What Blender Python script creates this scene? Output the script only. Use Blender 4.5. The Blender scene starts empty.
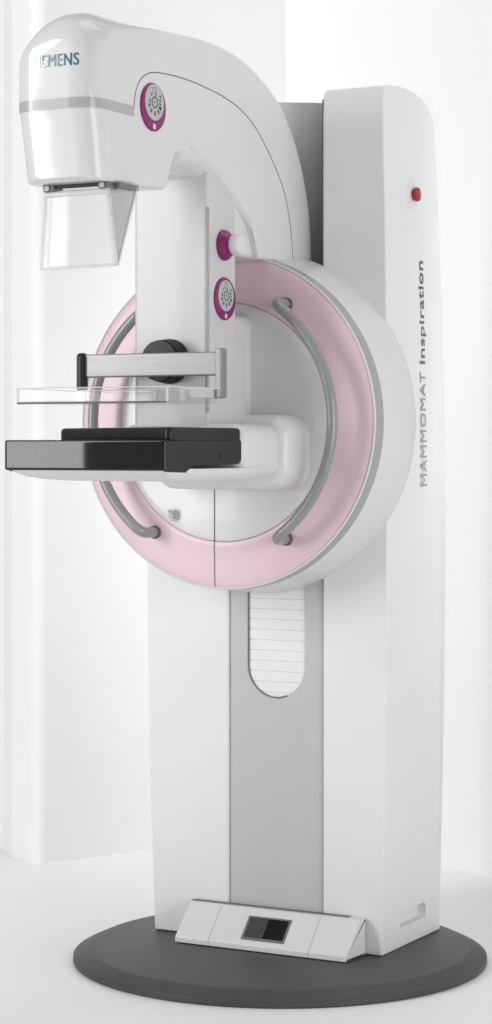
import bpy, bmesh, math, random
from mathutils import Vector, Matrix
random.seed(4)
S = bpy.context.scene
COL = S.collection
PI = math.pi

# ------------------------------------------------------------------ materials
def nodemat(name):
    m = bpy.data.materials.new(name); m.use_nodes = True
    nt = m.node_tree
    return m, nt, nt.nodes['Principled BSDF']

def plain(name, col, rough=.4, coat=0., metal=0., mottling=.03, scale=9., bump=0., bscale=300., spec=.5, coatrough=.06):
    """procedural paint or plastic: a base colour with faint unevenness in tone and gloss"""
    m, nt, p = nodemat(name)
    N = nt.nodes.new; L = nt.links.new
    tc = N('ShaderNodeTexCoord')
    nz = N('ShaderNodeTexNoise'); nz.inputs['Scale'].default_value = scale; nz.inputs['Detail'].default_value = 5
    L(tc.outputs['Object'], nz.inputs['Vector'])
    mr = N('ShaderNodeMapRange'); mr.inputs['To Min'].default_value = 1 - mottling; mr.inputs['To Max'].default_value = 1 + mottling
    L(nz.outputs['Fac'], mr.inputs['Value'])
    mx = N('ShaderNodeVectorMath'); mx.operation = 'SCALE'; mx.inputs[0].default_value = col[:3]
    L(mr.outputs['Result'], mx.inputs['Scale']); L(mx.outputs['Vector'], p.inputs['Base Color'])
    rr = N('ShaderNodeMapRange'); rr.inputs['To Min'].default_value = rough * .9; rr.inputs['To Max'].default_value = min(1, rough * 1.12)
    L(nz.outputs['Fac'], rr.inputs['Value']); L(rr.outputs['Result'], p.inputs['Roughness'])
    p.inputs['Metallic'].default_value = metal
    p.inputs['Coat Weight'].default_value = coat; p.inputs['Coat Roughness'].default_value = coatrough
    p.inputs['Specular IOR Level'].default_value = spec
    if bump:
        n2 = N('ShaderNodeTexNoise'); n2.inputs['Scale'].default_value = bscale; n2.inputs['Detail'].default_value = 3
        L(tc.outputs['Object'], n2.inputs['Vector'])
        b = N('ShaderNodeBump'); b.inputs['Strength'].default_value = bump; b.inputs['Distance'].default_value = .002
        L(n2.outputs['Fac'], b.inputs['Height']); L(b.outputs['Normal'], p.inputs['Normal'])
    return m

M = {}
M['white']   = plain('white_lacquer', (.70, .70, .70), .42, .25, bump=.02)
M['pillar']  = plain('shaded_white_lacquer', (.60, .60, .60), .42, .2, bump=.02)  # white lacquer darkened in colour to stand for the pillar's dimmer light
M['gloss']   = plain('glossy_white_shell', (.685, .685, .69), .40, .65, coatrough=.05)
M['cover']   = plain('white_cover_paint', (.79, .79, .792), .5, .1, bump=.04)
M['grey']    = plain('satin_grey_panel', (.52, .52, .52), .45, .1, bump=.05)
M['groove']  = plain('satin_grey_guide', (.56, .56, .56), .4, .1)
M['clipgrey'] = plain('grey_clip_plastic', (.17, .17, .17), .35, .2)
M['band']    = plain('grey_trim', (.36, .37, .37), .4, .1)
M['silver']  = plain('silver_trim', (.42, .42, .42), .3, .4)
M['rose']    = plain('rose_plastic', (.77, .565, .63), .42, .15)
M['tube']    = plain('grey_handle_lacquer', (.27, .28, .275), .3, .4)
M['socket']  = plain('dark_socket', (.10, .09, .09), .5)
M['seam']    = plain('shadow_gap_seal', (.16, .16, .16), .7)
M['softseam']= plain('pale_gap_seal', (.42, .42, .42), .7)
M['purple']  = plain('magenta_plastic', (.22, .005, .115), .38, .1)
M['key']     = plain('pale_keypad_foil', (.45, .47, .47), .4)
M['keyink']  = plain('grey_green_keypad_print', (.10, .145, .125), .6)
M['red']     = plain('red_button_plastic', (.33, .010, .010), .35, .2)
M['teal']    = plain('petrol_gloss_print', (.0, .17, .23), .10, 1.0, spec=1.0, coatrough=.03)
M['teal'].node_tree.nodes['Principled BSDF'].inputs['Coat IOR'].default_value = 1.75
M['ink']     = plain('grey_print', (.15, .15, .155), .6)
M['paleink'] = plain('light_grey_print', (.33, .33, .335), .6)
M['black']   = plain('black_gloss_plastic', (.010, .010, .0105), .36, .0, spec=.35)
M['graph']   = plain('graphite_plastic', (.020, .020, .021), .42, 0, bump=.05, spec=.3)
M['rubber']  = plain('dark_grey_floor_plate', (.050, .050, .051), .48, 0, mottling=.22, scale=5, bump=.10, bscale=500)
M['screen']  = plain('display_glass', (.004, .004, .0045), .10, 0, spec=.25)
M['bezel']   = plain('display_bezel', (.04, .04, .04), .4)
M['bellow']  = plain('white_bellows', (.82, .82, .82), .6)
M['floor']   = plain('white_studio_floor', (.88, .88, .88), .45, 0, mottling=.02, scale=1.5)
M['wall']    = plain('white_studio_wall', (.88, .88, .88), .8, 0, mottling=.012, scale=1.2, bump=.03, bscale=90)

# brushed steel
m, nt, p = nodemat('brushed_steel')
tc = nt.nodes.new('ShaderNodeTexCoord'); mp = nt.nodes.new('ShaderNodeMapping'); mp.inputs['Scale'].default_value = (2, 2, 55)
nz = nt.nodes.new('ShaderNodeTexNoise'); nz.inputs['Scale'].default_value = 3; nz.inputs['Detail'].default_value = 4
cr = nt.nodes.new('ShaderNodeValToRGB'); cr.color_ramp.elements[0].color = (.22, .22, .218, 1); cr.color_ramp.elements[1].color = (.34, .34, .335, 1)
nt.links.new(tc.outputs['Object'], mp.inputs['Vector']); nt.links.new(mp.outputs['Vector'], nz.inputs['Vector'])
nt.links.new(nz.outputs['Fac'], cr.inputs['Fac']); nt.links.new(cr.outputs['Color'], p.inputs['Base Color'])
p.inputs['Metallic'].default_value = .55; p.inputs['Roughness'].default_value = .42
M['steel'] = m

# carbon fibre twill under clear lacquer
m, nt, p = nodemat('carbon_twill')
tc = nt.nodes.new('ShaderNodeTexCoord'); mp = nt.nodes.new('ShaderNodeMapping')
mp.inputs['Rotation'].default_value = (0, math.radians(38), 0)
wv = nt.nodes.new('ShaderNodeTexWave'); wv.inputs['Scale'].default_value = 62; wv.inputs['Distortion'].default_value = .5
wv.inputs['Detail'].default_value = 1
cr = nt.nodes.new('ShaderNodeValToRGB')
cr.color_ramp.elements[0].color = (.004, .004, .004, 1); cr.color_ramp.elements[1].color = (.022, .022, .023, 1)
nt.links.new(tc.outputs['Object'], mp.inputs['Vector']); nt.links.new(mp.outputs['Vector'], wv.inputs['Vector'])
nt.links.new(wv.outputs['Fac'], cr.inputs['Fac']); nt.links.new(cr.outputs['Color'], p.inputs['Base Color'])
p.inputs['Specular IOR Level'].default_value = .32; p.inputs['Roughness'].default_value = .03; p.inputs['Coat Weight'].default_value = 0; p.inputs['Coat Roughness'].default_value = .05
M['carbon'] = m

def clear(name, tint, milk, rough=.03):
    """thin clear acrylic: see-through with a fresnel reflection and a little milkiness"""
    m = bpy.data.materials.new(name); m.use_nodes = True
    nt = m.node_tree; nt.nodes.clear(); N = nt.nodes.new; L = nt.links.new
    out = N('ShaderNodeOutputMaterial'); tr = N('ShaderNodeBsdfTransparent'); tr.inputs['Color'].default_value = (*tint, 1)
    gl = N('ShaderNodeBsdfGlossy'); gl.inputs['Roughness'].default_value = rough
    df = N('ShaderNodeBsdfDiffuse'); df.inputs['Color'].default_value = (.85, .85, .85, 1)
    lw = N('ShaderNodeLayerWeight'); lw.inputs['Blend'].default_value = .5
    pw = N('ShaderNodeMath'); pw.operation = 'POWER'; pw.inputs[1].default_value = 4
    fr = N('ShaderNodeMath'); fr.operation = 'MULTIPLY_ADD'; fr.inputs[1].default_value = .55; fr.inputs[2].default_value = .014
    L(lw.outputs['Facing'], pw.inputs[0]); L(pw.outputs[0], fr.inputs[0])
    nz = N('ShaderNodeTexNoise'); nz.inputs['Scale'].default_value = 14
    mr = N('ShaderNodeMapRange'); mr.inputs['To Min'].default_value = milk * .8; mr.inputs['To Max'].default_value = milk * 1.2
    L(nz.outputs['Fac'], mr.inputs['Value'])
    a = N('ShaderNodeMixShader'); b = N('ShaderNodeMixShader')
    L(mr.outputs['Result'], a.inputs['Fac']); L(tr.outputs[0], a.inputs[1]); L(df.outputs[0], a.inputs[2])
    L(fr.outputs[0], b.inputs['Fac']); L(a.outputs[0], b.inputs[1]); L(gl.outputs[0], b.inputs[2])
    L(b.outputs[0], out.inputs['Surface'])
    return m
M['acryl'] = clear('clear_acrylic', (.965, .965, .965), .02)
M['acrylside'] = clear('grey_tinted_acrylic', (.70, .70, .70), .10)
M['acryledge'] = clear('polished_acrylic_edge', (.97, .97, .97), .62)

# ------------------------------------------------------------------ helpers
def mk(name, bm, mats, parent=None, angle=38, label=None):
    me = bpy.data.meshes.new(name)
    bmesh.ops.recalc_face_normals(bm, faces=bm.faces[:])
    bm.to_mesh(me); bm.free()
    for k in (mats if isinstance(mats, (list, tuple)) else [mats]): me.materials.append(M[k])
    me.shade_smooth(); me.set_sharp_from_angle(angle=math.radians(angle))
    o = bpy.data.objects.new(name, me); COL.objects.link(o)
    if parent is not None:
        o.parent = parent
        if parent.type == 'EMPTY': o.matrix_parent_inverse = Matrix.Translation(-Vector(parent.location))
    if label: o['label'] = label
    return o

def empty(name, loc):
    o = bpy.data.objects.new(name, None); COL.objects.link(o); o.location = loc; o.empty_display_size = .1
    return o

def roundpoly(pts, seg=6):
    """polygon with (a, b, corner radius) -> dense rounded outline"""
    out = []; n = len(pts)
    for i in range(n):
        a, b, r = pts[i]; p = Vector((a, b)); q = Vector(pts[i-1][:2]); s = Vector(pts[(i+1) % n][:2])
        if r <= 0: out.append((a, b)); continue
        u = (q-p).normalized(); v = (s-p).normalized()
        ang = u.angle(v); t = min(r/math.tan(ang/2), .49*(q-p).length, .49*(s-p).length)
        r = t*math.tan(ang/2); c = p + (u+v).normalized()*(r/math.sin(ang/2))
        a0 = (p+u*t)-c; a1 = (p+v*t)-c
        tot = a0.angle_signed(a1)
        g0 = min(.0015, .2*(q-p).length); g1 = min(.0015, .2*(s-p).length)      # guard points keep the flats flat-shaded
        if t+g0 < .49*(q-p).length: out.append(tuple(p+u*(t+g0)))
        for k in range(seg+1):
            w = a0.copy(); w.rotate(Matrix.Rotation(-tot*k/seg, 2)); out.append(tuple(c+w))
        if t+g1 < .49*(s-p).length: out.append(tuple(p+v*(t+g1)))
    return out

def area2(P): return sum(P[i-1][0]*P[i][1]-P[i][0]*P[i-1][1] for i in range(len(P)))/2

def pillow(P, x0, x1, rho, axis='x', seg=5, bm=None, fn=None, mi=0):
    """extrude an outline between x0 and x1 with rounded rims; rho may vary per outline vertex.
       axis x: outline is (y,z); axis y: outline is (x,z); axis z: outline is (x,y)"""
    P = [Vector(p) for p in P]
    if not callable(rho): r0 = rho; rho = lambda p: r0
    R = [rho(p) for p in P]
    if area2(P) < 0: P.reverse(); R.reverse()
    n = len(P); Nn = []
    for i in range(n):
        e1 = (P[i]-P[i-1]); e2 = (P[(i+1) % n]-P[i])
        t = (e1.normalized()+e2.normalized()); t = t if t.length > 1e-6 else e1
        t.normalize(); Nn.append(Vector((t.y, -t.x)))
    bm = bm or bmesh.new(); rings = []
    lay = [('a', -1)]+[('a', k) for k in range(seg, -1, -1)] + [('a', -2), ('b', -2)] + [('b', k) for k in range(seg+1)]+[('b', -1)]
    wid = abs(x1-x0)
    for side, k in lay:
        gd = 0
        if k == -2: k = 0; gd = min(.0015, max(0, wid/2-max(R))*.5); flat = 0; kk = True
        else: kk = False
        flat = .0007 if k == -1 else 0        # a narrow flat rim keeps the shading of the big end faces even
        if k < 0: k = seg
        ph = PI/2*k/seg; ring = []
        for i in range(n):
            q = P[i]-Nn[i]*(R[i]*(1-math.cos(ph))+flat)
            x = x0+R[i]*(1-math.sin(ph))+gd if side == 'a' else x1-R[i]*(1-math.sin(ph))-gd
            c = {'x': (x, q.x, q.y), 'y': (q.x, x, q.y), 'z': (q.x, q.y, x)}[axis]
            if fn: c = fn(*c)
            ring.append(bm.verts.new(c))
        rings.append(ring)
    for a, b in zip(rings, rings[1:]):
        for i in range(n):
            j = (i+1) % n
            f = bm.faces.new((a[i], a[j], b[j], b[i])); f.material_index = mi
    for rg in (rings[0], rings[-1]):
        f = bm.faces.new(rg); f.material_index = mi
    return bm

def box(x0, x1, y0, y1, z0, z1, r=.003, bm=None, mi=0, seg=3):
    P = roundpoly([(y0, z0, r), (y1, z0, r), (y1, z1, r), (y0, z1, r)], 3)
    return pillow(P, x0, x1, r, 'x', seg, bm, None, mi)

def lathe(prof, c, axis='y', n=96, bm=None, mi=0, closed=False):
    """revolve (radius, along) about an axis through c"""
    bm = bm or bmesh.new(); rings = []
    for r, h in prof:
        ring = []
        if r < 1e-6:
            co = {'y': (0, h, 0), 'x': (h, 0, 0), 'z': (0, 0, h)}[axis]
            ring = [bm.verts.new(Vector(c)+Vector(co))]
        else:
            for k in range(n):
                a = 2*PI*k/n; u, v = r*math.cos(a), r*math.sin(a)
                co = {'y': (u, h, v), 'x': (h, u, v), 'z': (u, v, h)}[axis]
                ring.append(bm.verts.new(Vector(c)+Vector(co)))
        rings.append(ring)
    pairs = list(zip(rings, rings[1:])) + ([(rings[-1], rings[0])] if closed else [])
    for a, b in pairs:
        for k in range(n):
            j = (k+1) % n
            if len(a) == 1 and len(b) == 1: break
            if len(a) == 1: f = bm.faces.new((a[0], b[k], b[j]))
            elif len(b) == 1: f = bm.faces.new((a[k], a[j], b[0]))
            else: f = bm.faces.new((a[k], a[j], b[j], b[k]))
            f.material_index = mi
    return bm

def tube(pts, r, n=16, bm=None, mi=0):
    bm = bm or bmesh.new(); pts = [Vector(p) for p in pts]; rings = []; prev = None
    for i, p in enumerate(pts):
        t = (pts[min(i+1, len(pts)-1)]-pts[max(i-1, 0)]).normalized()
        if prev is None:
            up = Vector((0, 0, 1)) if abs(t.z) < .9 else Vector((0, 1, 0)); a = t.cross(up).normalized()
        else: a = (prev - t*prev.dot(t)).normalized()
        prev = a; b = t.cross(a)
        rr = r(i/(len(pts)-1)) if callable(r) else r
        rings.append([bm.verts.new(p+(a*math.cos(2*PI*k/n)+b*math.sin(2*PI*k/n))*rr) for k in range(n)])
    for A, B in zip(rings, rings[1:]):
        for k in range(n):
            f = bm.faces.new((A[k], A[(k+1) % n], B[(k+1) % n], B[k])); f.material_index = mi
    for A in (rings[0], rings[-1]):
        f = bm.faces.new(A); f.material_index = mi
    return bm

def spline(P, n=8):
    """Catmull-Rom through points of any dimension"""
    P = [Vector(p) for p in P]; out = []
    for i in range(len(P)-1):
        p0 = P[i-1] if i else P[0]*2-P[1]; p1, p2 = P[i], P[i+1]; p3 = P[i+2] if i+2 < len(P) else P[-1]*2-P[-2]
        for k in range(n):
            t = k/n
            out.append(.5*((2*p1)+(p2-p0)*t+(2*p0-5*p1+4*p2-p3)*t*t+(3*p1-p0-3*p2+p3)*t**3))
    out.append(P[-1]); return out

def text_bm(s, size, bold=0., extrude=.0004, fn=None, spacing=1.0, sx=1.0):
    cu = bpy.data.curves.new('lettering', 'FONT'); cu.body = s; cu.size = size; cu.extrude = extrude; cu.offset = bold
    cu.space_character = spacing; cu.resolution_u = 4
    o = bpy.data.objects.new('lettering', cu); COL.objects.link(o)
    bpy.context.view_layer.update()
    me = bpy.data.meshes.new_from_object(o.evaluated_get(bpy.context.evaluated_depsgraph_get()))
    bm = bmesh.new(); bm.from_mesh(me)
    bpy.data.objects.remove(o); bpy.data.curves.remove(cu); bpy.data.meshes.remove(me)
    if sx != 1:
        for v in bm.verts: v.co.x *= sx
    w = max(v.co.x for v in bm.verts)
    if fn:
        for v in bm.verts: v.co = fn(v.co.copy())
    return bm, w

def offset_patch(o, keep, dist):
    """copy the faces of o that keep() accepts, give them a thickness that straddles the surface"""
    bm = bmesh.new(); bm.from_mesh(o.data)
    return bm

# ------------------------------------------------------------------ setting
def struct(o): o['kind'] = 'structure'; return o
bm = bmesh.new()
vs = [bm.verts.new(c) for c in ((-9, -9, 0), (9, -9, 0), (9, 6, 0), (-9, 6, 0))]; bm.faces.new(vs)
struct(mk('floor', bm, 'floor'))
def prism(foot, z0, z1):
    return pillow(roundpoly(foot, 5), z0, z1, .001, 'z', 1)
# left wall: one slab whose near end is the rounded corner seen at the left, with a shadow joint at its side
A = Vector((-1.0287, .6504)); B = Vector((-.69, 1.43)); F = Vector((-1.1469, .7168)); W2 = Vector((.9, .745))
t = (F-A).normalized()
struct(mk('partition_wall', prism([(A.x, A.y, .03), (B.x, B.y, 0), (B.x-1.2, B.y+.4, 0), (F.x-.3, F.y+.3, 0), (F.x, F.y, .012)], -.05, 3.2), 'wall'))
G = F + Vector((-.012, .045)); Hh = G + t*3.5
struct(mk('side_wall', prism([(G.x, G.y, .01), (Hh.x, Hh.y, 0), (Hh.x+.2, Hh.y+.3, 0), (G.x+.05, G.y+.25, 0)], -.05, 3.2), 'wall'))
D = Vector((.061-.06, 1.1186+.027)); E2 = Vector((-.115, 1.197)); dv = (D-E2).normalized()
P0 = B + Vector((-.03, .004)); P1 = P0 + Vector((.913, -.407))*6
struct(mk('back_wall', prism([(P0.x-.05, P0.y+.02, 0), (P1.x, P1.y, 0), (P1.x+.15, P1.y+.3, 0), (P0.x+.1, P0.y+.35, 0)], -.05, 3.2), 'wall'))

# ------------------------------------------------------------------ round base
base = mk('round_base_plate', lathe([(0, .001), (.438, .001), (.440, .003), (.440, .0125), (.4392, .0138), (.4375, .0148), (.4065, .0290), (.4035, .0300), (0, .0300)],
          (.03, .01, 0), 'z', 180), 'rubber', angle=25)
base['label'] = 'dark grey round base plate with sloping rim lying on the white floor'
base['category'] = 'base plate'

# ------------------------------------------------------------------ machine
mach = empty('mammography_machine', (0, .15, .03))
mach['label'] = 'tall white breast scanner with pink ring and curved arm standing on the dark round base'
mach['category'] = 'medical machine'
ZB = .0305
def xo(z):   # outer half width of the column follows a slight taper towards the floor
    P = [(0, .273), (.25, .279), (.46, .2833), (.67, .2857), (.86, .2878), (1.1, .2885), (1.5, .285), (1.9, .2765)]
    for (a, u), (b, v) in zip(P, P[1:]):
        if z <= b: return u+(v-u)*(z-a)/(b-a)
    return P[-1][1]
# centre housing
cp = roundpoly([(.013, ZB, .002), (.29, ZB, .004), (.28, 1.82, .04), (.19, 1.838, .004), (.19, 1.40, .01), (.013, 1.36, .01)], 5)
column = mk('column', pillow(cp, -.0905, .1375, .001, 'x', 2), 'cover', mach)
# side covers
def cover(x0, x1, right):
    zz = [ZB+.012+(1.785-ZB-.012)*k/16 for k in range(17)]
    front = [(0, z) for z in zz]
    P = front + [(.003, 1.832), (.010, 1.842), (.03, 1.8475), (.075, 1.852), (.12, 1.853), (.17, 1.8515), (.205, 1.846), (.235, 1.834), (.257, 1.815), (.266, 1.795)]
    P += [(.268+.046*max(0, min(1, (1.79-z)/.80))**.7 if z > .99 else .314-.008*(.99-z), z) for z in reversed(zz)]
    P += [(.3045, ZB+.003), (.30, ZB), (.006, ZB), (.001, ZB+.003)]
    def fn(x, y, z):
        if right: k = (x-x0)/(x1-x0); return (x0+k*(xo(z)-x0) + 0*k, y, z)
        k = (x-x1)/(x0-x1); return (x1+k*(-xo(z)-.0015-(.006 if z > .5 else .006*z/.5)-x1), y, z)
    def rho(p): return .012 if p.x > .15 and p.y > ZB+.01 else .004
    return pillow(P, x0, x1, rho, 'x', 5, None, fn)
cr_bm = cover(.1375, .28, True)
right_cover = mk('side_cover', cr_bm, 'cover', column, 30)
mk('side_cover', cover(-.28, -.0905, False), 'cover', column, 30)
# grip pocket cut into the right cover near the floor
cut = bmesh.new()
pillow(roundpoly([(.088, .073, .012), (.222, .073, .012), (.222, .106, .012), (.088, .106, .012)], 5), .255, .34, .001, 'x', 2, cut)
me = bpy.data.meshes.new('cutter'); bmesh.ops.recalc_face_normals(cut, faces=cut.faces[:]); cut.to_mesh(me); cut.free()
cutter = bpy.data.objects.new('cutter', me); COL.objects.link(cutter)
md = right_cover.modifiers.new('grip', 'BOOLEAN'); md.operation = 'DIFFERENCE'; md.solver = 'EXACT'; md.object = cutter
bpy.context.view_layer.update()
nm = bpy.data.meshes.new_from_object(right_cover.evaluated_get(bpy.context.evaluated_depsgraph_get()))
right_cover.modifiers.clear(); old = right_cover.data; right_cover.data = nm; nm.name = 'side_cover'
nm.set_sharp_from_angle(angle=math.radians(30))
bpy.data.objects.remove(cutter); bpy.data.meshes.remove(old)

# grey front strip with the capsule opening
def strip_panel():
    bm = bmesh.new(); x0, x1, z0, z1 = -.0895, .1365, .09, 1.33
    cx, r, zb, zt = .0232, .0676, .5555+.0676, 1.12
    hole = [(cx+r*math.cos(a), zb+r*math.sin(a)) for a in [PI+PI*k/24 for k in range(25)]]
    hole += [(cx+r*math.cos(a), zt+r*math.sin(a)) for a in [PI*k/24 for k in range(25)]]
    outer = [(x0, z0), (x1, z0), (x1, z1), (x0, z1)]
    def ring_edges(pts, y):
        v = [bm.verts.new((a, y, b)) for a, b in pts]
        return v, [bm.edges.new((v[i-1], v[i])) for i in range(len(v))]
    for y in (.0075, .0125):
        v1, e1 = ring_edges(outer, y); v2, e2 = ring_edges(hole, y)
        bmesh.ops.triangle_fill(bm, edges=e1+e2, use_beauty=True)
        if y < .01: A1, A2 = v1, v2
        else: B1, B2 = v1, v2
    for a, b in ((A1, B1), (A2, B2)):
        for i in range(len(a)): bm.faces.new((a[i-1], a[i], b[i], b[i-1]))
    return bm
mk('front_strip', strip_panel(), 'grey', column, 30)
# painted recess shadow on the opening's left edge, and the strip's seam
lip = [(.0232+.0676*math.cos(PI+PI*k/24), .0068, .5555+.0676+.0676*math.sin(PI+PI*k/24)) for k in range(25)]
mk('opening_shade', tube([(.0232-.0676, .0068, .86)]+lip[:16], .0016, 8), 'seam', column)
mk('strip_seam', tube([(.1358, .0065, .105), (.1358, .0065, 1.3)], .0013, 8), 'seam', column)
# pleated bellows behind the opening
bm = bmesh.new(); P = []; z = .50; pit = .0222
while z < 1.15:
    P += [(.0112, z), (.0094, z+.0010), (.0090, z+pit*.5), (.0094, z+pit-.0010)]; z += pit
# the pleats show as shallow steps between overlapping slats
P = [(a, b) for a, b in P] + [(.0127, z), (.0131, .50)]
mk('bellows', pillow([(a-.0, b) for a, b in P], .0232-.0668, .0232+.0668, 0.0, 'x', 1), 'bellow', column, 20)
# dark guide slot beside the arm in the upper part
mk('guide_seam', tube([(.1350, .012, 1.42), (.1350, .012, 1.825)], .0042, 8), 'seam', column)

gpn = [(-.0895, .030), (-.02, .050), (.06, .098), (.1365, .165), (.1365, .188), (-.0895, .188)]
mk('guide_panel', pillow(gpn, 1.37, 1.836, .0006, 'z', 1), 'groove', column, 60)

mk('guide_shade_strip', box(.112, .1362, .060, .100, 1.37, 1.833, .002), 'black', column)  # black strip painting the deep shade and reflection at the slot's right edge
# writing on the right side
def side_fn(y0, z0):
    def fn(c):
        z = z0+c.x; y = y0-c.y
        return Vector((xo(z)+.0004+c.z, y, z))
    return fn
def side_text(body, size, bold, z0, length, label):
    bm = bmesh.new()
    for k in ((-1, 0, 1) if bold else (0,)):
        b1, w = text_bm(body, size, 0, .0004, None, 1.06)
        for v in b1.verts:
            v.co.x = v.co.x*length/w+k*bold; v.co.z += k*.00003; v.co = side_fn(.1995, z0)(v.co.copy()); v.co.y -= (v.co.z-1.003)*.030
        tmp = bpy.data.meshes.new('tmp'); b1.to_mesh(tmp); b1.free(); bm.from_mesh(tmp); bpy.data.meshes.remove(tmp)
    mk('lettering', bm, 'ink' if bold else 'paleink', column, label=label)
side_text('MAMMOMAT', .0385, 0, 1.0035, .2480, 'thin grey capital lettering up the column side')
side_text('Inspiration', .0385, .0008, 1.2660, .2230, 'bold grey lettering up the column side')

# emergency stop
ex, ey, ez = xo(1.631), .143, 1.629
eb = mk('emergency_button', lathe([(0, -.004), (.030, -.004), (.031, .0008), (.0300, .0016), (.022, .0008), (.016, .0004), (0, .0004)], (ex, ey, ez), 'x', 48), 'cover', column)
mk('stop_knob', lathe([(0, 0), (.011, 0), (.011, .004), (.0145, .0055), (.0155, .0085), (.0145, .0115), (.011, .0130), (0, .0135)], (ex, ey, ez), 'x', 40), 'red', column)

# foot console
fp = roundpoly([(-.088, ZB+.001, .002), (-.088, ZB+.013, .004), (-.027, .1085, .006), (-.004, .1085, .001), (-.004, ZB+.001, .001)], 5)
def ffn(x, y, z):   # ends lean slightly inwards towards the front
    return (x+(.006 if x > 0 else .004)*(y+.088)/.088, y, z)
foot = mk('foot_console', pillow(fp, -.1735, .2345, .004, 'x', 4, None, ffn), 'white', mach, 25)
nrm = Vector((0, -(.1085-.0435), .061)).normalized()     # outward normal of the sloping face
up = Vector((0, .061, .065)).normalized(); o0 = Vector((0, -.088, .0435))
def on_slope(x, s, h=0): return o0+Vector((x, 0, 0))+up*s+nrm*h
def slope_plate(x0, x1, s0, s1, h0, h1, mi=0, bm=None):
    bm = bm or bmesh.new()
    v = [bm.verts.new(on_slope(x, s, h)) for h in (h0, h1) for x, s in ((x0, s0), (x1, s0), (x1, s1), (x0, s1))]
    for f in ((0, 1, 2, 3), (4, 5, 6, 7), (0, 1, 5, 4), (1, 2, 6, 5), (2, 3, 7, 6), (3, 0, 4, 7)):
        bm.faces.new([v[i] for i in f]).material_index = mi
    return bm
bm = slope_plate(-.016, .086, .012, .070, -.003, .0012, 0); slope_plate(.032, .081, .018, .066, .0002, .0017, 1, bm); slope_plate(-.011, .0305, .018, .066, .0002, .0016, 2, bm)
mk('display', bm, ['seam', 'screen', 'bezel'], foot)
for x in (-.0905, .148):
    bm = tube([on_slope(x, -.001, .0), on_slope(x, .086, .0)], .0007, 6)
    tube([(x, -.088, ZB+.003), (x, -.088, ZB+.012)], .0007, 6, bm)
    mk('panel_joint', bm, 'softseam', foot)
mk('top_gap', box(-.172, .205, -.017, -.0035, .1078, .1098, .0006), 'seam', foot)

# ------------------------------------------------------------------ drum and ring
RC = Vector((-.012, 0, 1.1425)); RR = .348
drum = mk('drum', lathe([(0, .012), (.358, .012), (.3625, .004), (.3635, -.012), (.360, -.055), (.3525, -.105), (.3495, -.124), (.340, -.1255), (0, -.1255)], RC, 'y', 180), 'white', mach)
mk('trim_band', lathe([(.335, -.126), (.3492, -.126), (.3497, -.128), (.3488, -.157), (.3478, -.1585), (.345, -.1585), (.335, -.150)], RC, 'y', 180, closed=True), 'band', drum)
ring_prof = [(.2480, -.150), (.2482, -.1640), (.2495, -.1662), (.2520, -.1668), (.262, -.1664), (.274, -.1654), (.288, -.1648), (.302, -.1648), (.314, -.1650),
             (.326, -.1645), (.334, -.1640), (.340, -.1622), (.3438, -.1595), (.3450, -.157), (.335, -.1540), (.325, -.1460), (.25, -.1400)]
def ring_y(r):
    for (a, u), (b, v) in zip(ring_prof, ring_prof[1:]):
        if a <= r <= b: return u+(v-u)*(r-a)/(b-a)
    return -.15
ring = mk('pink_ring', lathe(ring_prof, RC, 'y', 180, closed=True), 'rose', drum, 50)
mk('ring_lip', lathe([(.3405, -.1580), (.3438, -.1600), (.3462, -.1625), (.3482, -.1612), (.3484, -.1580)], RC, 'y', 180, closed=True), 'white', drum)
mk('centre_disc', lathe([(0, -.1655), (.235, -.1655), (.2445, -.1653), (.2474, -.1640), (.2478, -.13), (0, -.13)], RC, 'y', 160), 'white', drum)
# vertical joint through ring and disc, below the table
pts = []
for k in range(40):
    z = RC.z-.3435+k*(.3435-.10)/39
    r = math.hypot(-.031-RC.x, z-RC.z)
    y = ring_y(r) if r > .2505 else -.1658
    pts.append((-.031, y+.0004, z))
mk('joint', tube(pts, .0014, 8), 'seam', drum)
# two curved grab handles, each ends in a dark socket
def handle(side):
    r = .2820; a0 = math.radians(53.5 if side > 0 else 50.5); yh = -.222
    arc = [(side*r*math.cos(a), yh, r*math.sin(a)) for a in [a0-2*a0*k/40 for k in range(41)]]
    def leg(s):
        a = s*a0; d = s*1
        base = Vector((side*r*math.cos(a), 0, r*math.sin(a)))
        tang = Vector((-side*math.sin(a), 0, math.cos(a)))*d
        out = []
        for k in range(9):
            ph = PI/2*k/8; out.append(base+tang*(.022*math.sin(ph))+Vector((0, yh+.022*(1-math.cos(ph)), 0)))
        out.append(base+tang*.022+Vector((0, -.150, 0)))
        return out
    top = list(reversed(leg(1))); bot = leg(-1)
    P = [Vector(p)+RC for p in top[:-1]]+[Vector(p)+RC for p in arc]+[Vector(p)+RC for p in bot[1:]]
    h = mk('handle', tube(P, .0112, 20), 'tube', drum)
    for e in (P[0], P[-1]):
        rr = (Vector((e.x, 0, e.z))-Vector((RC.x, 0, RC.z))).length
        mk('socket', lathe([(0, .004), (.0135, .004), (.0138, -.006), (.0120, -.0085), (.0100, -.0085), (0, -.0085)], (e.x, ring_y(rr), e.z), 'y', 32), 'socket', h)
handle(1); handle(-1)
# lock on the centre disc
bm = lathe([(0, 0), (.0105, 0), (.0105, -.008), (.009, -.010), (0, -.010)], (-.1275, -.1655, .9465), 'y', 32, None, 0)
box(-.1365, -.1185, -.179, -.174, .954, .9595, .0015, bm, 1); lathe([(0, -.010), (.0065, -.010), (.006, -.016), (0, -.016)], (-.1275, -.1655, .9465), 'y', 24, bm, 1)
mk('lock_knob', bm, ['silver', 'band'], drum)
# hub between pillar and disc
hubp = roundpoly([(-.30, 1.02, .022), (-.13, 1.02, .022), (-.13, 1.362, .022), (-.30, 1.362, .022)], 5)
mk('hub', pillow(hubp, -.06, .056, .02, 'x', 5), 'white', drum)

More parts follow.
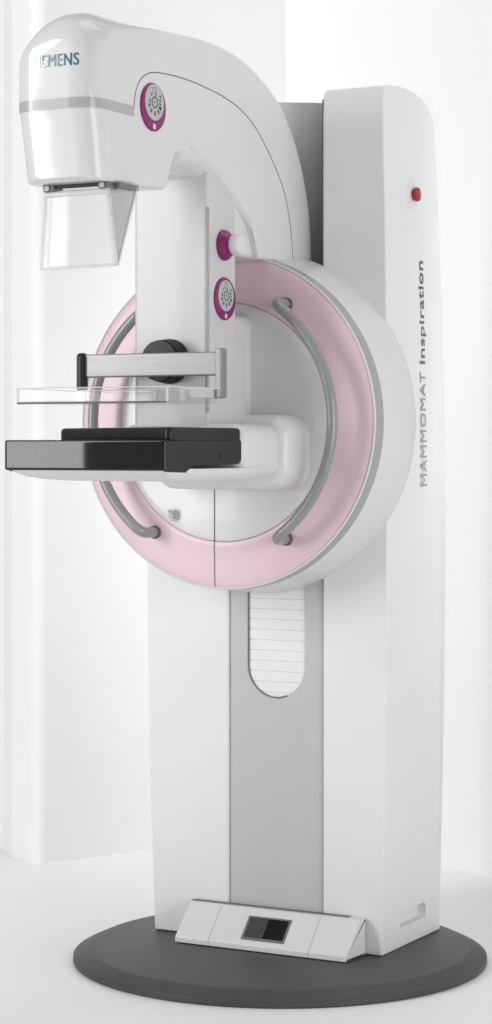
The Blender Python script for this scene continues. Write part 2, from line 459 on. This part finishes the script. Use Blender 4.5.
# ------------------------------------------------------------------ arm
XL, XR = -.079, .095
front = spline([(-.814, 1.580), (-.827, 1.65), (-.8375, 1.7010), (-.8392, 1.7195), (-.8400, 1.745), (-.8400, 1.785), (-.8385, 1.815), (-.828, 1.838), (-.803, 1.8575), (-.768, 1.8690), (-.72, 1.8745), (-.671, 1.8765), (-.60, 1.8785),
                (-.524, 1.8824), (-.44, 1.8862), (-.387, 1.886), (-.32, 1.881), (-.264, 1.871), (-.1917, 1.8485), (-.1127, 1.8085), (-.0542, 1.7551), (-.0083, 1.6868), (.0244, 1.6053), (.0375, 1.54), (.0432, 1.474)], 6)
under = spline([(-.2004, 1.474), (-.2175, 1.5113), (-.242, 1.555), (-.2726, 1.5973), (-.305, 1.628), (-.347, 1.6494), (-.40, 1.6625), (-.4467, 1.6665), (-.49, 1.667), (-.518, 1.664), (-.536, 1.652), (-.548, 1.63), (-.5614, 1.6011), (-.568, 1.587), (-.578, 1.578), (-.592, 1.5755)], 5)
# broad fillet: the underside swells towards the middle of the arm
u2 = []; frho = {}
for i, p in enumerate(under):
    y = p[0]; t = (under[min(i+1, len(under)-1)]-under[max(i-1, 0)]).normalized(); nrm2 = Vector((-t.y, t.x))
    a = max(0, min(1, (-.225-y)/.075)); b = max(0, min(1, (y+.552)/.05)); a = a*a*(3-2*a); b = b*b*(3-2*b)
    dl = .040*min(a, b)
    q = p+nrm2*dl; u2.append(q); frho[(round(q[0], 5), round(q[1], 5))] = dl+.008
under = u2
AP = [tuple(p) for p in front]+[tuple(p) for p in under]+[(-.65, 1.5745), (-.72, 1.5735), (-.785, 1.5728), (-.802, 1.573)]
def arho(p):
    y, z = p
    k = frho.get((round(y, 5), round(z, 5)))
    if k: return k
    if y < -.56 and z < 1.70: return .007
    if z < 1.675 and -.56 <= y < -.19: return .006+.018*max(0, min(1, (z-1.58)/.06))
    return .013
def front_y(z):
    for a, b in zip(front, front[1:]):
        if a[1] <= z <= b[1] and a[0] < -.7: return a[0]+(b[0]-a[0])*(z-a[1])/(b[1]-a[1])
    return front[0][0] if z < 1.60 else -.70
bm = pillow(AP, XL, XR, arho, 'x', 7)
def slices(lo, hi, step, ax):
    n = int(round((hi-lo)/step))
    for k in range(n+1):
        c = [0, 0, 0]; c[ax] = lo+step*k; no = [0, 0, 0]; no[ax] = 1
        bmesh.ops.bisect_plane(bm, geom=bm.verts[:]+bm.edges[:]+bm.faces[:], plane_co=c, plane_no=no, dist=1e-5)
slices(-.075, .091, .0166, 0); slices(-.844, -.752, .0046, 1); slices(-.74, -.50, .02, 1); slices(1.585, 1.875, .0145, 2)
CX, HW, PR = .008, .087, .042
for v in bm.verts:       # round the vertical corners of the tube head in plan, taper it and dome its crown
    x, y, z = v.co
    d = y-front_y(z) if z < 1.86 else y+.80
    if d < PR and y < -.70:
        d = max(0, d); cutx = PR-math.sqrt(max(0, PR*PR-(PR-d)**2))
        x = CX+(x-CX)*(HW-cutx)/HW
    if z < 1.70 and y < -.5:
        w = (1.70-z)/.13*min(1, (-.5-y)/.25); x = CX+(x-CX)*(1-.015*w)
    if z > 1.735 and y < -.60:
        t = min(1, (-.60-y)/.17); t = t*t*(3-2*t); w = min(1, (z-1.735)/.13); w = w*w*(3-2*w); q = (x-CX-.010)/HW
        v.co.z = z+t*w*(.018-.050*q*q)
    v.co.x = x
from mathutils.bvhtree import BVHTree
head_tree = BVHTree.FromBMesh(bm)
arm = mk('arm', bm, 'gloss', mach, 40)
# silver band round the head: the head's own surface between two heights, set 1.5 mm proud
bm = bmesh.new(); bm.from_mesh(arm.data)
for co, no in (((0, 0, 1.7010), (0, 0, 1)), ((0, 0, 1.7195), (0, 0, 1)), ((0, -.6935, 0), (0, 1, 0))):
    bmesh.ops.bisect_plane(bm, geom=bm.verts[:]+bm.edges[:]+bm.faces[:], plane_co=co, plane_no=no)
keep = []
for f in bm.faces:
    c = f.calc_center_median()
    if 1.701 < c.z < 1.7195 and c.y < -.6935 and abs(f.normal.z) < .8: keep.append(f)
bmesh.ops.delete(bm, geom=[f for f in bm.faces if f not in set(keep)], context='FACES')
bmesh.ops.recalc_face_normals(bm, faces=bm.faces[:]); bm.normal_update()
for f in bm.faces:
    c = f.calc_center_median()
    if (c-Vector((.008, -.70, c.z))).dot(f.normal) < 0: f.normal_flip()
bm.normal_update()
ret = bmesh.ops.extrude_face_region(bm, geom=bm.faces[:])
nv = [g for g in ret['geom'] if isinstance(g, bmesh.types.BMVert)]
for v in nv:
    n = Vector((v.normal.x, v.normal.y, 0)); v.co += (n.normalized() if n.length > .1 else Vector())*.0014
mk('trim_band', bm, 'silver', arm, 30)
sp = spline([(-.6935, 1.7105), (-.690, 1.735), (-.6816, 1.757), (-.666, 1.775), (-.6458, 1.786), (-.6168, 1.7935), (-.56, 1.797), (-.50, 1.797), (-.4467, 1.7939), (-.36, 1.785), (-.2851, 1.7686), (-.225, 1.742), (-.1787, 1.709), (-.13, 1.664), (-.0904, 1.6153), (-.066, 1.55), (-.0542, 1.4826)], 8)
mk('joint', tube([(XR-.0004, p[0], p[1]) for p in sp], .0013, 8), 'seam', arm)
# name on the head front
def fwd(c, z0=1.7775, x0=-.0300):
    z = z0+c.y; hit = head_tree.ray_cast(Vector((x0+c.x, -1.3, z)), Vector((0, 1, 0)))[0]
    return Vector((x0+c.x, hit.y-.0004-c.z, z))
bm = bmesh.new()
for sh_ in (-.0005, .0005):
    b1, w = text_bm('SIEMENS', .0318, 0, .0003, None, 1.08)
    for v in b1.verts: v.co.x = v.co.x*(.0675+.0300)/w+sh_; v.co.z += sh_*.2; v.co = fwd(v.co.copy())
    tmp = bpy.data.meshes.new('tmp'); b1.to_mesh(tmp); b1.free(); bm.from_mesh(tmp); bpy.data.meshes.remove(tmp)
mk('lettering', bm, 'teal', arm)

# joint between arm and link cover
jp = spline([(.089, -.1985, 1.478), (.0895, -.2165, 1.5113), (.0895, -.2305, 1.538), (.0885, -.241, 1.562), (.085, -.252, 1.578), (.080, -.264, 1.585), (.0795, -.277, 1.587)], 6)
mk('joint', tube(jp, .0012, 8), 'softseam', arm)

# round keypads with a magenta collar on the +X faces
def keypad(y, z, R, r, dz, parent, XR=XR):
    bm = lathe([(0, -.002), (R, -.002), (R, .001), (R-.0015, .0032), (R-.004, .0040), (0, .0040)], (XR, y, z), 'x', 64, None, 0)
    lathe([(0, .003), (r, .003), (r, .0046), (r-.001, .0052), (0, .0052)], (XR, y, z+dz), 'x', 56, bm, 1)
    c = Vector((XR+.0051, y, z+dz))
    def mark(a, b, w, h, rot=0):     # a small printed key
        P = [(-w/2, -h/2), (w/2, -h/2), (w/2, h/2), (-w/2, h/2)]
        vs = []
        for hh in (0, .0004):
            for p, q in P:
                pp = p*math.cos(rot)-q*math.sin(rot)+a; qq = p*math.sin(rot)+q*math.cos(rot)+b
                vs.append(bm.verts.new(c+Vector((hh, pp, qq))))
        for f in ((0, 1, 2, 3), (4, 5, 6, 7), (0, 1, 5, 4), (1, 2, 6, 5), (2, 3, 7, 6), (3, 0, 4, 7)):
            bm.faces.new([vs[i] for i in f]).material_index = 2
    q = r/.034
    def circ(a, b, rr, w):
        lathe([(rr, -.0002), (rr+w, -.0002), (rr+w, .0005), (rr, .0005)], c+Vector((0, a*q, b*q)), 'x', 28, bm, 2, True)
    circ(0, 0, .0085*q, .0030*q); circ(-.001, .0225, .0055*q, .0013*q)
    mark(0, 0, .004*q, .004*q)
    for an in (200, 232, 270, 308, 335): mark(.021*q*math.cos(math.radians(an)), .021*q*math.sin(math.radians(an)), .0085*q, .0056*q, math.radians(an))
    for b in (-.008, -.001, .006, .013): mark(.0195*q, b*q, .0062*q, .0046*q)
    mark(-.0175*q, .002*q, .0045*q, .007*q); mark(.004*q, .0145*q, .004*q, .004*q); mark(-.012*q, .014*q, .006*q, .004*q, .8)
    lathe([(.0, .0035), (.0055*q, .0035), (.0055*q, .0046), (0, .0046)], (XR, y, z-R*.80), 'x', 20, bm, 3)
    mk('control_pad', bm, ['purple', 'key', 'keyink', 'rose'], parent, 30)
keypad(-.6259, 1.7270, .0455, .0340, .0085, arm)

# face shield of clear acrylic below the head
sh = bmesh.new()
def slab(bm, pts, th, mi=0):     # thin sheet through coplanar points, thickness th along its normal
    P = [Vector(p) for p in pts]; n = (P[1]-P[0]).cross(P[2]-P[0]).normalized()*th/2
    a = [bm.verts.new(p-n) for p in P]; b = [bm.verts.new(p+n) for p in P]
    bm.faces.new(a).material_index = mi; bm.faces.new(b).material_index = mi
    for i in range(len(P)): bm.faces.new((a[i-1], a[i], b[i], b[i-1])).material_index = mi
ys = -.766
slab(sh, [(-.050, ys, 1.562), (.0825, ys, 1.562), (.101, ys-.004, 1.4215), (-.0585, ys-.004, 1.4195)], .003)
slab(sh, [(.0845, ys, 1.566), (.1010, ys+.074, 1.570), (.103, ys+.004, 1.4215)], .003, 1)
slab(sh, [(-.052, ys, 1.562), (-.052, ys+.022, 1.562), (-.0605, ys+.022, 1.4215), (-.0605, ys+.004, 1.4195)], .003)
shield = mk('face_shield', sh, ['acryl', 'acrylside'], mach, 20)
bm = bmesh.new()
tube([(.0835, ys, 1.566), (.102, ys-.002, 1.421)], .0052, 10, bm); tube([(-.0505, ys, 1.564), (-.0595, ys-.002, 1.4195)], .0034, 10, bm)
tube([(.1010, ys+.074, 1.570), (.103, ys+.004, 1.4215)], .0024, 10, bm); tube([(-.052, ys+.022, 1.562), (-.0605, ys+.022, 1.4215)], .0015, 10, bm)
tube([(.102, ys-.003, 1.4215), (-.0595, ys-.003, 1.4195)], .0028, 10, bm)
tube([(-.050, ys, 1.556), (.0845, ys, 1.557)], .0055, 10, bm)
mk('edge_frame', bm, 'acryledge', shield)
for x0 in (-.052, .068):
    bm = box(x0, x0+.022, ys-.009, ys+.028, 1.561, 1.5735, .003)
    lathe([(0, 0), (.005, 0), (.005, -.004), (0, -.004)], (x0+.011, ys-.008, 1.567), 'y', 20, bm, 1)
    mk('clip', bm, ['clipgrey', 'steel'], shield)
bm = box(-.030, .070, ys-.002, ys+.006, 1.5665, 1.5745, .002); mk('rail', bm, 'graph', shield)
bm = box(.090, .103, ys+.012, ys+.080, 1.5625, 1.5735, .003); mk('side_rail', bm, 'clipgrey', shield)

# ------------------------------------------------------------------ pillar
PF = -.3940
XP, XPL = .083, -.088      # the pillar is a little slimmer than the arm on this side
pp = roundpoly([(PF, 1.03, .010), (-.236, 1.03, .010), (-.236, 1.306, .010), (-.278, 1.322, .010), (-.278, 1.600, .010), (-.300, 1.641, .012), (-.345, 1.663, .012), (PF, 1.677, .010)], 4)
pillar = mk('pillar', pillow(pp, XPL, XP, .0085, 'x', 6), 'pillar', mach, 40)
mk('slide_slot', tube([(XP-.0018, PF+.0020, 1.158), (XP-.0018, PF+.0020, 1.562)], .0034, 12), 'band', pillar)
keypad(-.329, 1.3855, .0430, .0310, .006, pillar, XP)
bm = lathe([(0, -.002), (.0305, -.002), (.0310, .002), (.0295, .007), (.0235, .013), (.0205, .019), (.0200, .022), (0, .022)], (XP, -.331, 1.4920), 'x', 56, None, 0)
lathe([(0, .020), (.0192, .020), (.0205, .024), (.0200, .037), (.0180, .0400), (0, .0405)], (XP, -.331, 1.4920), 'x', 48, bm, 1)
mk('turning_knob', bm, ['purple', 'white'], pillar, 40)
# filler between pillar and arm, with its joint line
fpn = roundpoly([(-.30, 1.476, .011), (-.155, 1.476, .011), (-.155, 1.585, .03), (-.30, 1.585, .011)], 6)
filler = mk('link_cover', pillow(fpn, -.066, .079, .010, 'x', 5), 'white', pillar)

# ------------------------------------------------------------------ object table
TX0, TX1, TY0, TY1 = -.186, .171, -.708, -.414
# white underside shell, shallow and rounded, merging into the bracket
def shell():
    bm = bmesh.new(); rings = []
    lv = [(0, 1.0495), (.006, 1.0425), (.022, 1.035), (.05, 1.029), (.085, 1.026)]
    for ins, z in lv:
        P = roundpoly([(TX0+.003+ins, TY0+.004+ins*.9, .02), (TX1-.003-ins*.4, TY0+.004+ins*.9, .02), (TX1-.003-ins*.3, -.33, .01), (TX0+.003+ins, -.33, .01)], 5)
        rings.append([bm.verts.new((a, b, z)) for a, b in P])
    for a, b in zip(rings, rings[1:]):
        for i in range(len(a)): bm.faces.new((a[i-1], a[i], b[i], b[i-1]))
    bm.faces.new(rings[0]); bm.faces.new(rings[-1]); return bm
# bracket: two stepped rounded white blocks growing out of the disc
bp = roundpoly([(-.13, 1.004, .045), (.190, 1.004, .045), (.190, 1.156, .045), (-.13, 1.156, .045)], 8)
bracket = mk('table_bracket', pillow(bp, -.262, -.13, .032, 'y', 8), 'white', mach, 50)
up_p = roundpoly([(-.12, 1.030, .032), (.168, 1.030, .032), (.168, 1.136, .032), (-.12, 1.136, .032)], 8)
mk('bracket_cap', pillow(up_p, -.405, -.20, .022, 'y', 7), 'white', bracket, 50)
table = mk('object_table', shell(), 'white', mach, 40, label='white underside shell of the carbon table')
tp = roundpoly([(TX0, TY0, .010), (TX1, TY0, .010), (TX1, TY0+.016, .005), (TX0, TY0+.016, .005)], 5)
def tfn(x, y, z):
    return (x, y, z)
mk('carbon_front', pillow(tp, 1.0465, 1.1035, .004, 'z', 4, None, tfn), 'carbon', table, 40)
# graphite body behind the carbon front, its lower edge stepping up
gp = roundpoly([(TY0+.012, 1.0445, .004), (TY0+.080, 1.0425, .006), (TY0+.108, 1.0555, .006), (TY1, 1.0575, .012), (TY1, 1.1040, .004), (TY0+.010, 1.1022, .003)], 5)
mk('table_body', pillow(gp, TX0+.002, TX1-.0012, .003, 'x', 4), 'graph', table, 40)
mk('table_top', pillow(roundpoly([(TX0+.012, TY0+.170, .03), (TX1-.0006, TY0+.0175, .010), (TX1-.0006, TY1+.0006, .012), (TX0+.012, TY1+.0006, .014)], 6), 1.1000, 1.1272, .0075, 'z', 4), 'black', table, 40)
mk('key_slot', box(TX1-.002, TX1+.0005, -.502, -.498, 1.068, 1.076, .0004), 'black', table)

# ------------------------------------------------------------------ compression paddle
paddle = mk('compression_paddle', bmesh.new(), 'acryl', mach, 20)
pb = bmesh.new()
px0, px1, py0, py1, pz0, pz1 = -.166, .165, -.690, -.492, 1.1725, 1.2015
box(px0, px1, py0, py1, pz0, pz0+.003, .001, pb)
box(px0, px1, py0, py0+.003, pz0+.004, pz1, .001, pb); box(px0, px0+.003, py0+.004, py1, pz0+.004, pz1, .001, pb)
box(px1-.003, px1, py0+.004, py1, pz0+.004, pz1, .001, pb); box(px0+.004, px1-.004, py1-.003, py1, pz0+.004, pz1, .001, pb)
bmesh.ops.recalc_face_normals(pb, faces=pb.faces[:]); pb.to_mesh(paddle.data); pb.free()
bm = bmesh.new(); e = .0012
for z in (pz1,):
    tube([(px0, py0, z), (px1, py0, z)], e, 8, bm); tube([(px0, py0, z), (px0, py1, z)], e, 8, bm); tube([(px1, py0, z), (px1, py1, z)], e, 8, bm)
    tube([(px0, py1, z), (px1, py1, z)], e, 8, bm)
for x in (px0, px1): tube([(x, py0, pz0), (x, py0, pz1)], .002, 8, bm)
mk('edge_frame', bm, 'acryledge', paddle)
bm = bmesh.new()
tube([(px0, py0-.0004, pz0+.0010), (px1, py0-.0004, pz0+.0010)], .0020, 8, bm)
mk('lower_edge', bm, 'seam', paddle)
for x in (.028, .056, .088): mk('inner_rib', box(x, x+.004, py1-.02, py1-.004, pz0+.004, pz1, .001), 'acryledge', paddle)
mk('holder_bar', box(px0+.014, px1-.004, -.486, -.474, 1.2275, 1.2735, .003), 'steel', paddle)
bl = roundpoly([(-.496, 1.2020, .004), (-.472, 1.2020, .004), (-.472, 1.2765, .008), (-.496, 1.2765, .010)], 5)
mk('holder_end', pillow(bl, px0+.006, px0+.021, .004, 'x', 4), 'graph', paddle, label='dark left end of the holder bar')
br = bmesh.new()
pillow(roundpoly([(px1-.026, 1.1835, .003), (px1+.002, 1.1835, .006), (px1+.002, 1.2800, .004), (px1-.012, 1.2800, .003), (px1-.012, 1.2080, .003), (px1-.026, 1.2000, .003)], 4), -.491, -.468, .002, 'y', 3, br)
mk('holder_plate', br, 'steel', paddle, label='pale metal end plate at the right of the holder bar')
bm = bmesh.new(); box(px1-.085, px1-.012, -.4985, -.4925, 1.1840, 1.2040, .002, bm)
mk('clamp_strip', bm, 'acryledge', paddle)
# ribbed black disc that holds the paddle
prof = [(0, .002)]
for k in range(4): prof += [(.0445-.001*k, .001-.010*k), (.0445-.001*k, -.0075-.010*k), (.042-.001*k, -.0085-.010*k)]
prof += [(.040, -.046), (0, -.048)]
mk('mount_disc', lathe(prof, (-.003, PF, 1.2600), 'y', 64), 'graph', pillar, 30)

# ------------------------------------------------------------------ light and camera
w = bpy.data.worlds.new('World'); S.world = w; w.use_nodes = True
bg = w.node_tree.nodes['Background']; bg.inputs['Color'].default_value = (1, 1, 1, 1); bg.inputs['Strength'].default_value = .35
def lamp(name, loc, target, sx, sy, power, spread=180):
    l = bpy.data.lights.new(name, 'AREA'); l.shape = 'RECTANGLE'; l.size = sx; l.size_y = sy; l.energy = power; l.spread = math.radians(spread)
    o = bpy.data.objects.new(name, l); COL.objects.link(o); o.location = loc
    d = Vector(target)-Vector(loc); o.rotation_euler = d.to_track_quat('-Z', 'Y').to_euler()
    return o
lamp('softbox', (-2.4, -3.5, 2.10), (-2.4, 0, 2.10), 1.2, 2.7, 108)
lamp('side_fill', (4.25, -2.1, 1.0), (.1, -.05, .7), 1.8, 2.4, 66)  # added fill from the right, not a known lamp
lamp('overhead_softbox', (-.4, -1.2, 3.6), (.0, .2, .4), 2.6, 2.0, 7)
lamp('background_fill', (.40, .42, 4.5), (-.98, .80, .2), 1.8, 1.2, 5.5, 100)  # unseen lamp added to lift the walls behind the machine
lamp('wall_fill', (1.5, .32, 1.9), (-.9, 1.0, .9), .3, 1.2, 1.9, 45)  # narrow unseen lamp added to brighten the left wall, no fixture there

cam = bpy.data.cameras.new('camera'); co = bpy.data.objects.new('camera', cam); COL.objects.link(co)
co.location = (2.266326, -4.242495, 1.0885); co.rotation_euler = (PI/2, 0, math.radians(28.6))
cam.sensor_fit = 'VERTICAL'; cam.sensor_height = 36; cam.lens = 36*2250/1024
cam.shift_y = -64/1024; cam.shift_x = 0; cam.clip_start = .05; cam.clip_end = 200
S.camera = co
S.view_settings.view_transform = 'Standard'; S.view_settings.look = 'None'; S.view_settings.exposure = .10; S.view_settings.gamma = 1
S.cycles.transparent_max_bounces = 24
